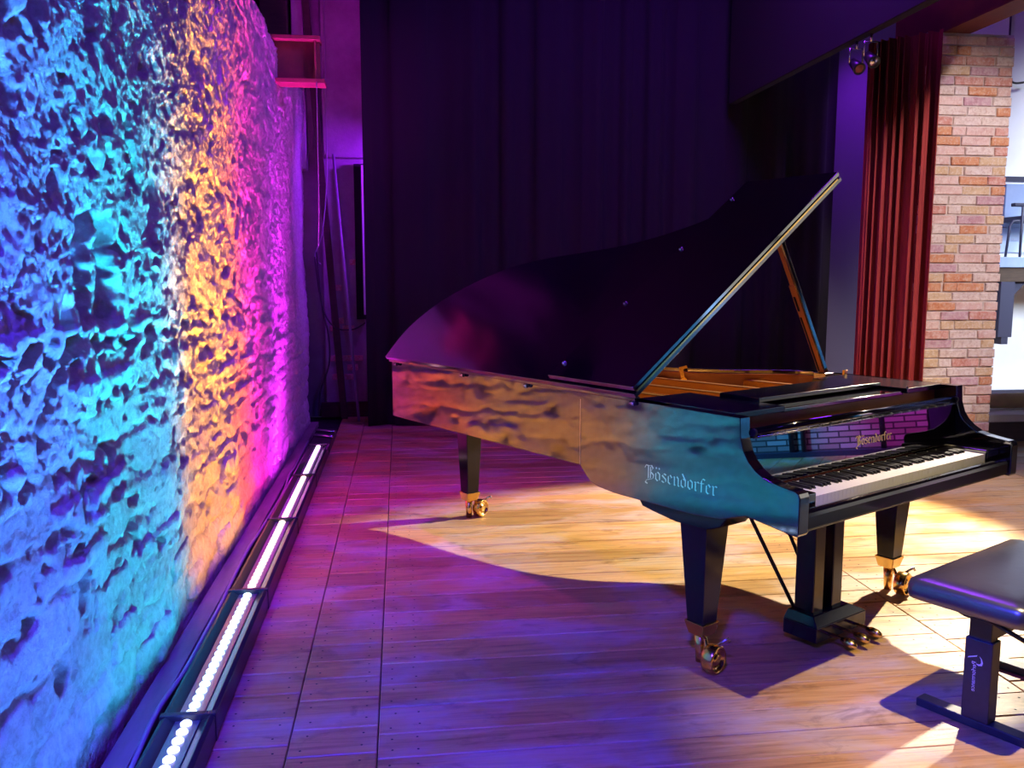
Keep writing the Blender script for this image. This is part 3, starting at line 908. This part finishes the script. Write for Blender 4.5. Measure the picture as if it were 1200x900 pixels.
# ------------------------------------------------------------------ grand piano
PA = R(29.15)
def piano():
    P = empty('grand_piano', (1.308, 2.696, 0.0), PA)
    tag(P, 'black lacquered concert grand piano with raised lid on the stage floor', 'piano')
    W = 1.57
    ZT, ZB = 1.005, 0.684
    LQ = M['lacquer']
    # plan outline of the case behind the front section
    curve = catmull([(1.57, 1.00), (1.535, 1.10), (1.42, 1.22), (1.25, 1.38), (1.13, 1.58), (1.06, 1.80), (1.01, 2.05), (0.965, 2.30), (0.89, 2.52), (0.76, 2.70), (0.60, 2.82), (0.44, 2.875), (0.22, 2.87), (0.0, 2.79)], 8)
    outer = [(1.57, 0.60), (1.57, 0.85)] + curve + [(0.0, 2.2), (0.0, 1.6), (0.0, 1.10), (0.0, 0.60)]
    def offset(poly, d):
        out = []
        n = len(poly)
        for i, p in enumerate(poly):
            a, b = poly[max(i - 1, 0)], poly[min(i + 1, n - 1)]
            t = Vector((b[0] - a[0], b[1] - a[1])).normalized()
            out.append((p[0] - t.y * d, p[1] + t.x * d))
        return out
    def shell(outp, inp, z0, z1):
        mb = MB()
        n = len(outp)
        vs = [(x, y, z0) for x, y in outp] + [(x, y, z1) for x, y in outp] + [(x, y, z0) for x, y in inp] + [(x, y, z1) for x, y in inp]
        fs = []
        for i in range(n - 1):
            j = i + 1
            fs += [(i, j, n + j, n + i), (2 * n + j, 2 * n + i, 3 * n + i, 3 * n + j), (n + i, n + j, 3 * n + j, 3 * n + i), (j, i, 2 * n + i, 2 * n + j)]
        fs += [(0, n, 3 * n, 2 * n), (n - 1, 2 * n - 1, 4 * n - 1, 3 * n - 1)]
        mb.add(vs, fs)
        return mb
    inn = offset(outer, 0.050)
    rim = shell(outer, inn, ZB, ZT)
    # only the part behind the front section: the front panels cover the rest
    ro = rim.build('rim', LQ, P, bevel=0.004)
    inn2 = offset(outer, 0.052)
    inn3 = offset(outer, 0.075)
    shell(inn2, inn3, ZB + 0.02, ZT - 0.02).build('inner_rim', M['rim_wood'], P)
    # soundboard and underside
    MB().add([(x, y, 0.86) for x, y in inn2] + [(x, y, 0.845) for x, y in inn2], [tuple(range(len(inn2))), tuple(range(2 * len(inn2) - 1, len(inn2) - 1, -1))]).build('soundboard', M['spruce'], P)
    ub = MB()
    for k in range(4):
        y = 1.0 + 0.45 * k
        ub.box((0.05, y, ZB + 0.01), (1.0 - 0.05 * k, y + 0.09, ZB + 0.10))
    ub.box((0.05, 0.55, ZB + 0.01), (1.52, 0.62, ZB + 0.10))
    ub.build('bracing_beams', M['timber_dark'], P)
    # iron plate with struts, strings
    pl = shell(offset(outer[:-3] + [(0.0, 0.9)], 0.078), offset(outer[:-3] + [(0.0, 0.9)], 0.20), 0.885, 0.905).build('iron_plate', M['plate_gold'], P, bevel=0.004)
    for (xa, ya, xb, yb) in ((0.22, 0.72, 0.20, 2.62), (0.50, 0.72, 0.36, 2.70), (0.80, 0.72, 0.58, 2.60), (1.08, 0.72, 0.92, 2.05), (1.34, 0.72, 1.28, 1.36)):
        d = Vector((xb - xa, yb - ya)).normalized()
        nn = (-d.y * 0.018, d.x * 0.018)
        poly = [(xa - nn[0], ya - nn[1]), (xb - nn[0], yb - nn[1]), (xb + nn[0], yb + nn[1]), (xa + nn[0], ya + nn[1])]
        MB().prism(poly, 2, 0.905, 0.955).build('plate_strut', M['plate_gold'], pl, bevel=0.006)
    MB().box((0.06, 0.52, 0.885), (1.51, 0.78, 0.925)).build('pin_block', M['plate_gold'], pl, bevel=0.006)
    sm = MB()
    for k in range(46):
        x = 0.12 + 1.33 * k / 45
        y2 = 2.62 - 1.5 * max(0, (k - 6) / 39) ** 0.8 if k > 6 else 2.62
        x2 = x * 0.86 + 0.06
        sm.cyl((x, 0.76, 0.925), (x2, max(y2, 1.0), 0.915), 0.0012, n=4, smooth=False)
    tag(sm.build('strings', M['wire'], P), kind='stuff')
    # front section: side panels with the curved arms
    prof = [(1.10, ZT), (0.245, ZT), (0.240, 0.93), (0.225, 0.885), (0.205, 0.855), (0.175, 0.828), (0.14, 0.808), (0.10, 0.797), (0.05, 0.790), (0.006, 0.785),
            (-0.006, 0.778), (-0.012, 0.765), (-0.012, 0.640), (-0.006, 0.630), (0.02, 0.632), (0.205, 0.655), (0.32, 0.618), (0.45, 0.606), (0.885, 0.602), (0.98, 0.610), (1.03, 0.622), (1.06, 0.645), (1.10, ZB)]
    side_b = MB().prism(prof, 0, -0.004, 0.052).build('bass_cheek', LQ, P, bevel=0.004)
    MB().prism(prof[:1] + prof[1:], 0, W - 0.052, W + 0.004).build('treble_cheek', LQ, P, bevel=0.004)
    # arm scroll thickness on the inside
    arm = [(0.40, 0.985), (0.255, 0.985), (0.248, 0.92), (0.228, 0.868), (0.19, 0.828), (0.15, 0.805), (0.10, 0.79), (0.03, 0.782), (0.0, 0.775), (0.0, 0.66), (0.40, 0.66)]
    # keybed and slip
    MB().box((0.052, 0.012, 0.632), (W - 0.052, 0.60, 0.668)).build('keybed', M['front_lacquer'], P, bevel=0.003)
    slip = [(-0.004, 0.645), (-0.004, 0.688), (0.0, 0.700), (0.008, 0.707), (0.018, 0.709), (0.032, 0.706), (0.036, 0.668), (0.036, 0.645)]
    MB().prism(slip, 0, 0.053, W - 0.053).build('key_slip', M['front_lacquer'], P, bevel=0.002)
    kbw = 1.230
    kx0 = (W - kbw) / 2
    for s in (0, 1):
        a, b = (0.053, kx0 - 0.002) if s == 0 else (W - kx0 + 0.002, W - 0.053)
        MB().box((a, 0.040, 0.668), (b, 0.235, 0.752)).build('key_block', LQ, P, bevel=0.006)
    # keyboard
    kb = MB().box((kx0, 0.06, 0.668), (kx0 + kbw, 0.42, 0.688)).build('keyboard', M['felt'], P)
    pitch = kbw / 52
    ky0, ky1 = 0.046, 0.205
    wk = MB().box((0.0005, 0.0, 0.0), (pitch - 0.0006, 0.18, 0.046))
    wme = wk.mesh('white_key', M['ivory'])
    bk = MB().frustum((0, 0.06, 0.0), (0.0055, 0.050), (0, 0.062, 0.012), (0.0046, 0.046))
    bme = bk.mesh('black_key', M['ebony'])
    octv = 'ABCDEFG'
    for i in range(52):
        link_mesh('white_key', wme, kb, (kx0 + i * pitch, ky0, 0.690))
        nt = octv[i % 7]
        if i < 51 and nt in 'ACDFG':
            link_mesh('black_key', bme, kb, (kx0 + (i + 1) * pitch, ky0 + 0.055, 0.735))
    # fallboard with the maker's name
    fy0, fz0, fy1, fz1 = 0.236, 0.742, 0.250, 0.928
    fb = MB().prism([(fy0, fz0), (fy1, fz1), (fy1 + 0.025, fz1), (fy0 + 0.025, fz0 - 0.01)], 0, 0.054, W - 0.054).build('fallboard', M['mirror_lacquer'], P, bevel=0.003)
    lt, wd = lettering('Busendorfer', 0.262 / 8.5, 0.0245, 0.0006)
    lo = lt.build('lettering', M['gold'], fb)
    tl = math.atan2(fy1 - fy0, fz1 - fz0)
    lo.location = (0.727, fy0 + (fy1 - fy0) * 0.42 - 0.0004, fz0 + (fz1 - fz0) * 0.42)
    lo.rotation_euler = (-tl, 0, 0)
    MB().cyl((0.075, fy1 + 0.004, 0.942), (W - 0.075, fy1 + 0.004, 0.942), 0.017, n=18).build('fallboard_roll', LQ, fb)
    MB().cyl((0.066, fy1 - 0.010, 0.925), (W - 0.066, fy1 - 0.010, 0.925), 0.0035, n=8).build('hinge_strip', M['steel'], fb)
    hk = MB()
    for k in range(20):
        x = 0.10 + 1.37 * k / 19
        hk.cyl((x, fy1 - 0.012, 0.929), (x + 0.008, fy1 - 0.012, 0.929), 0.0055, n=8)
    tag(hk.build('hinge_knuckles', M['steel'], fb), kind='stuff')
    for x in (0.060, W - 0.060):
        MB().cyl((x, fy1 - 0.010, 0.944), (x + (0.014 if x < 1 else -0.014), fy1 - 0.010, 0.944), 0.014, n=12).build('pivot_knob', M['rubber'], fb)
    # board behind the fallboard, music shelf, folded music desk
    MB().box((0.054, 0.345, 0.86), (W - 0.054, 0.365, 0.985)).build('name_board', M['rim_wood'], P)
    for s in (0, 1):
        a, b = (0.050, 0.350) if s == 0 else (1.222, W - 0.050)
        MB().box((a, 0.315, 0.985), (b, 0.80, 1.008)).build('shelf_plate', M['lacquer_soft'], P, bevel=0.003)
    dk = MB().box((0.352, 0.440, 1.004), (1.220, 0.640, 1.024)).build('music_desk', M['lacquer_soft'], P, bevel=0.003)
    MB().box((0.354, 0.330, 0.978), (1.220, 0.640, 0.996)).build('desk_tray', LQ, dk, bevel=0.004)
    MB().cyl((1.226, 0.318, 0.985), (1.226, 0.318, 1.016), 0.004, n=8).build('desk_peg', M['steel'], dk)
    # leg blocks under the front section
    for s in (0, 1):
        xa, xb = (0.012, 0.165) if s == 0 else (W - 0.165, W - 0.012)
        pr = [(0.755, 0.605), (0.735, 0.578), (0.66, 0.566), (0.55, 0.553), (0.40, 0.556), (0.335, 0.580), (0.30, 0.622), (0.40, 0.640), (0.755, 0.640)]
        MB().prism(pr, 0, xa, xb).build('leg_block', M['leg'], P, bevel=0.005)
    MB().frustum((0.50, 2.70, 0.64), (0.09, 0.09), (0.50, 2.70, 0.70), (0.12, 0.12)).build('leg_block', M['leg'], P, bevel=0.004)
    # legs
    for (lx, ly, top, tw, wx, wy) in ((0.085, 0.470, 0.56, 0.066, 0.040, 0.372), (1.425, 0.470, 0.56, 0.066, 1.400, 0.385), (0.495, 2.72, 0.65, 0.060, 0.560, 2.70)):
        lg = MB().frustum((lx, ly, 0.155), (0.040, 0.040), (lx, ly, top), (tw, tw)).build('leg', M['leg'], P, bevel=0.004)
        MB().frustum((lx, ly, 0.112), (0.036, 0.036), (lx, ly, 0.165), (0.049, 0.049)).build('brass_socket', M['brass'], lg, bevel=0.003)
        MB().lathe([(0.0, 0.0), (0.017, 0.0), (0.020, 0.05), (0.024, 0.115), (0.0, 0.115)], (lx - 0.01, ly - 0.005, 0.002), (0, 0, 1), 16).build('brass_post', M['brass'], lg)
        ax = (0.15, -0.98, 0.0) if ly < 1 else (0.3, -0.95, 0)
        MB().lathe([(0.0, -0.026), (0.044, -0.026), (0.053, -0.020), (0.055, 0.0), (0.054, 0.024), (0.049, 0.029), (0.043, 0.024), (0.040, 0.014), (0.026, 0.013), (0.022, 0.022), (0.012, 0.026), (0.0, 0.022)], (wx, wy, 0.0555), ax, 28).build('caster_wheel', M['brass'], lg)
        MB().tube([(lx - 0.01, ly - 0.01, 0.115), ((lx + wx) / 2, (ly + wy) / 2 + 0.01, 0.108), (wx, wy + 0.03, 0.085), (wx, wy + 0.02, 0.05)], 0.008, 8).build('caster_fork', M['brass'], lg)
        MB().tube([(wx + 0.03, wy + 0.02, 0.085), (wx + 0.055, wy - 0.01, 0.115), (wx + 0.068, wy - 0.015, 0.122), (wx + 0.072, wy - 0.02, 0.108)], 0.006, 8).build('brake_lever', M['steel'], lg)
    # pedal lyre
    ly_ = MB().frustum((0.690, 0.325, 0.032), (0.175, 0.080), (0.690, 0.325, 0.095), (0.175, 0.080))
    ly_.frustum((0.690, 0.325, 0.095), (0.175, 0.080), (0.655, 0.335, 0.135), (0.125, 0.060))
    ly = ly_.build('pedal_lyre', M['leg'], P, bevel=0.004)
    for x in (0.585, 0.715):
        MB().box((x - 0.035, 0.29, 0.13), (x + 0.035, 0.38, 0.632)).build('lyre_post', M['leg'], ly, bevel=0.005)
    for k, x in enumerate((0.600, 0.690, 0.780)):
        MB().tube(catmull([(x, 0.26, 0.055), (x, 0.20, 0.056), (x, 0.165, 0.050)], 4), 0.007, 8).build('pedal_arm', M['brass'], ly)
        MB().lathe([(0.0, 0.0), (0.010, 0.003), (0.017, 0.025), (0.017, 0.05), (0.009, 0.068), (0.0, 0.072)], (x, 0.19, 0.052), (0, -1, -0.12), 14).build('pedal', M['brass'], ly)
        MB().cyl((0.632 + 0.013 * k, 0.335, 0.13), (0.632 + 0.013 * k, 0.335, 0.632), 0.004, n=8).build('pedal_rod', M['steel'], ly)
    MB().cyl((0.595, 0.385, 0.08), (0.40, 0.62, 0.69), 0.008, n=8).build('lyre_brace', M['rubber'], ly)
    MB().cyl((0.745, 0.385, 0.08), (0.62, 0.62, 0.69), 0.008, n=8).build('lyre_brace', M['rubber'], ly)
    # name on the spine
    lt, wd = lettering('Busendorfer', 0.365 / 8.5, 0.036, 0.0006, 0.17)
    so = lt.build('lettering', M['silver'], side_b)
    so.location = (-0.0042, 0.700, 0.702)
    so.rotation_euler = (0, 0, -math.pi / 2)
    # panel joint on the spine
    MB().box((-0.0052, 1.098, ZB), (0.0, 1.102, ZT - 0.03)).build('joint_strip', M['steel'], side_b)
    # lid
    th = R(35.0)
    lid_out = [(0.0, 0.745), (1.63, 0.745), (1.63, 0.90)] + catmull([(1.63, 0.90), (1.60, 1.05), (1.46, 1.20), (1.30, 1.36), (1.17, 1.58), (1.095, 1.80), (1.045, 2.05), (0.995, 2.32), (0.92, 2.55), (0.78, 2.74), (0.62, 2.865), (0.45, 2.925), (0.24, 2.915), (0.0, 2.81)], 6)[1:]
    lid = MB().prism(lid_out, 2, 0.0, 0.021).build('lid', M['lid_lacquer'], P, bevel=0.003)
    lid.location = (-0.022, 0.0, 1.018)
    lid.rotation_euler = (0, -th, 0)
    fl = MB().box((0.012, 0.748, 0.027), (1.63, 1.285, 0.048)).build('front_flap', LQ, lid, bevel=0.003)
    MB().box((0.02, 0.742, 0.020), (1.60, 0.752, 0.028)).build('flap_hinge', M['brass'], lid)
    for xx in (0.10, 0.55, 1.0, 1.45):
        MB().lathe([(0.0, 0.010), (0.008, 0.009), (0.010, 0.004), (0.010, 0.0)], (xx, 1.255, 0.048), (0, 0, 1), 10).build('flap_stud', M['steel'], fl)
    # fixed hinge moulding on the spine edge
    MB().box((-0.020, 0.755, ZT), (0.012, 2.795, ZT + 0.018)).build('lid_moulding', LQ, P, bevel=0.005)
    for yy in (0.775, 1.48, 2.02, 2.72):
        MB().cyl((-0.012, yy - 0.012, ZT - 0.010), (-0.012, yy + 0.012, ZT - 0.010), 0.009, n=10).build('lid_hinge', M['steel'], P)
    # lid prop
    base, tip = Vector((1.475, 0.900, 0.985)), Vector((1.075, 0.965, 1.018 + (1.075 + 0.022) * math.tan(th) - 0.01))
    d = (tip - base)
    L = d.length
    pr = MB()
    rd = M['prop_wood']
    a = MB().box((-0.022, -0.011, 0.0), (0.022, 0.011, L * 0.60))
    prop = a.build('lid_prop', M['prop_wood'], P, bevel=0.004)
    prop.location = base
    prop.rotation_mode = 'QUATERNION'
    prop.rotation_quaternion = d.to_track_quat('Z', 'Y')
    MB().box((-0.016, -0.008, L * 0.58), (0.016, 0.009, L)).build('prop_upper', M['prop_wood'], prop, bevel=0.004)
    MB().box((0.016, -0.010, L * 0.02), (0.030, 0.012, L * 0.98)).build('prop_black_edge', LQ, prop, bevel=0.003)
    MB().box((-0.014, -0.0125, L * 0.05), (-0.004, -0.010, L * 0.40)).build('prop_slot', M['void'], prop)
    MB().box((-0.014, -0.0125, L * 0.44), (0.000, -0.010, L * 0.53)).build('prop_slot', M['void'], prop)
    MB().box((1.43, 0.865, 0.965), (1.50, 0.935, 1.012)).build('prop_bracket', M['steel'], P, bevel=0.004)
    # brass lid latch on the inner rim
    k = MB().box((-0.010, -0.006, 0.0), (0.010, 0.006, 0.075))
    k.cyl((0.0, -0.014, 0.0), (0.0, 0.010, 0.0), 0.019, n=14)
    k.box((-0.008, -0.004, 0.062), (0.034, 0.004, 0.078))
    lo = k.build('brass_latch', M['brass'], P)
    lo.location = (1.075, 1.495, 0.940)
    lo.rotation_euler = (0, R(-14), R(-42))
    MB().box((1.497, 0.80, 0.965), (1.520, 0.815, 1.03)).build('brass_stop', M['brass'], P, bevel=0.002)
    return P
piano()

# ------------------------------------------------------------------ piano bench
def bench():
    B = empty('piano_bench', (1.308, 2.696, 0.0), PA)
    tag(B, 'padded black piano bench on T shaped metal feet at lower right', 'bench')
    x0, x1, y0, y1 = 0.285, 1.06, -0.625, -0.225
    cu = MB()
    pr = [(0.0, 0.0), (0.0, 0.0)]
    # cushion: rounded slab built from inset rings
    rings = []
    for (ins, z) in ((0.020, 0.425), (0.004, 0.432), (0.0, 0.450), (0.0, 0.470), (0.006, 0.487), (0.020, 0.498), (0.05, 0.503), (0.12, 0.505)):
        ring = []
        rad = 0.045
        for (cx, cy, a0) in ((x1 - rad, y1 - rad, 0), (x0 + rad, y1 - rad, 90), (x0 + rad, y0 + rad, 180), (x1 - rad, y0 + rad, 270)):
            for k in range(7):
                t = R(a0 + 15 * k)
                rr = max(rad - ins * 0.6, 0.004)
                sx = -ins * 0.4 * (1 if math.cos(R(a0 + 45)) > 0 else -1)
                sy = -ins * 0.4 * (1 if math.sin(R(a0 + 45)) > 0 else -1)
                if ins > 0.045:
                    sx, sy = sx * 2.2, sy * 2.2
                ring.append((cx + sx + rr * math.cos(t), cy + sy + rr * math.sin(t), z))
        rings.append(ring)
    n = len(rings[0])
    vs = [v for r in rings for v in r]
    fs = []
    for i in range(len(rings) - 1):
        for k in range(n):
            fs.append((i * n + k, i * n + (k + 1) % n, (i + 1) * n + (k + 1) % n, (i + 1) * n + k))
    cu.add(vs, fs, True)
    cu.f.append(tuple(range((len(rings) - 1) * n, len(rings) * n))); cu.sm.append(True)
    cu.f.append(tuple(range(n - 1, -1, -1))); cu.sm.append(False)
    cu.build('cushion', M['leather'], B)
    MB().box((x0 + 0.09, y0 + 0.05, 0.400), (x1 - 0.09, y1 - 0.05, 0.426)).build('seat_frame', M['bench_steel'], B, bevel=0.004)
    lx0, lx1, cy = 0.445, 0.985, -0.425
    for i, lx in enumerate((lx0, lx1)):
        MB().box((lx - 0.028, -0.610, 0.0), (lx + 0.028, -0.225, 0.030)).build('foot', M['bench_steel'], B, bevel=0.004)
        po = MB().box((lx - 0.030, cy - 0.045, 0.030), (lx + 0.030, cy + 0.045, 0.310)).build('post', M['bench_steel'], B, bevel=0.005)
        MB().box((lx - 0.024, cy - 0.037, 0.305), (lx + 0.024, cy + 0.037, 0.402)).build('inner_post', M['bench_steel'], B, bevel=0.004)
        br = MB().prism([(cy - 0.10, 0.402), (cy + 0.10, 0.402), (cy + 0.10, 0.392), (cy + 0.05, 0.375), (cy - 0.05, 0.375), (cy - 0.10, 0.392)], 0, lx - 0.035, lx + 0.035)
        br.build('seat_bracket', M['bench_steel'], B, bevel=0.003)
        if i == 0:
            # white mark: a slash and a hook
            mk = MB()
            zb = 0.245
            xx = lx - 0.0306
            mk.prism([(cy + 0.032, zb - 0.006), (cy + 0.030, zb - 0.001), (cy + 0.001, zb + 0.012), (cy + 0.003, zb + 0.007)], 0, xx - 0.0006, xx)
            hook = [(cy - 0.006, zb + 0.010), (cy - 0.014, zb + 0.002), (cy - 0.018, zb - 0.010), (cy - 0.015, zb - 0.020), (cy - 0.004, zb - 0.023), (cy + 0.004, zb - 0.019)]
            inner = [(cy - 0.006, zb + 0.009), (cy - 0.011, zb + 0.001), (cy - 0.012, zb - 0.009), (cy - 0.010, zb - 0.015), (cy - 0.004, zb - 0.0175), (cy + 0.004, zb - 0.0175)]
            for q in range(5):
                mk.prism([hook[q], hook[q + 1], inner[q + 1], inner[q]], 0, xx - 0.0006, xx)
            mk.build('maker_mark', M['print_white'], po)
            fc = bpy.data.curves.new('post_lettering', 'FONT')
            fc.body = 'Performance'
            fc.size = 0.020
            fc.extrude = 0.0003
            fc.materials.append(M['print_white'])
            tmp = bpy.data.objects.new('post_lettering_text', fc)
            COL.objects.link(tmp)
            dg = bpy.context.evaluated_depsgraph_get()
            tme = bpy.data.meshes.new_from_object(tmp.evaluated_get(dg))
            bpy.data.objects.remove(tmp)
            fo = link_mesh('post_lettering', tme)
            fo.parent = po
            # reads downwards on the face towards -x
            fo.matrix_local = Matrix(((0, 0, -1, xx), (0, 1, 0, cy + 0.004), (-1, 0, 0, zb - 0.012), (0, 0, 0, 1))) @ Matrix.Rotation(0, 4, 'Z')
    MB().box((lx0, cy - 0.022, 0.300), (lx1, cy + 0.022, 0.345)).build('cross_rail', M['bench_steel'], B, bevel=0.004)
    MB().cyl((lx0 - 0.03, cy - 0.01, 0.392), (lx0 - 0.02, cy - 0.22, 0.325), 0.008, n=10).build('lever', M['bench_steel'], B)
    MB().cyl((lx0 - 0.0212, cy - 0.195, 0.333), (lx0 - 0.0196, cy - 0.235, 0.320), 0.011, n=10).build('lever_grip', M['rubber'], B)
    return B
bench()
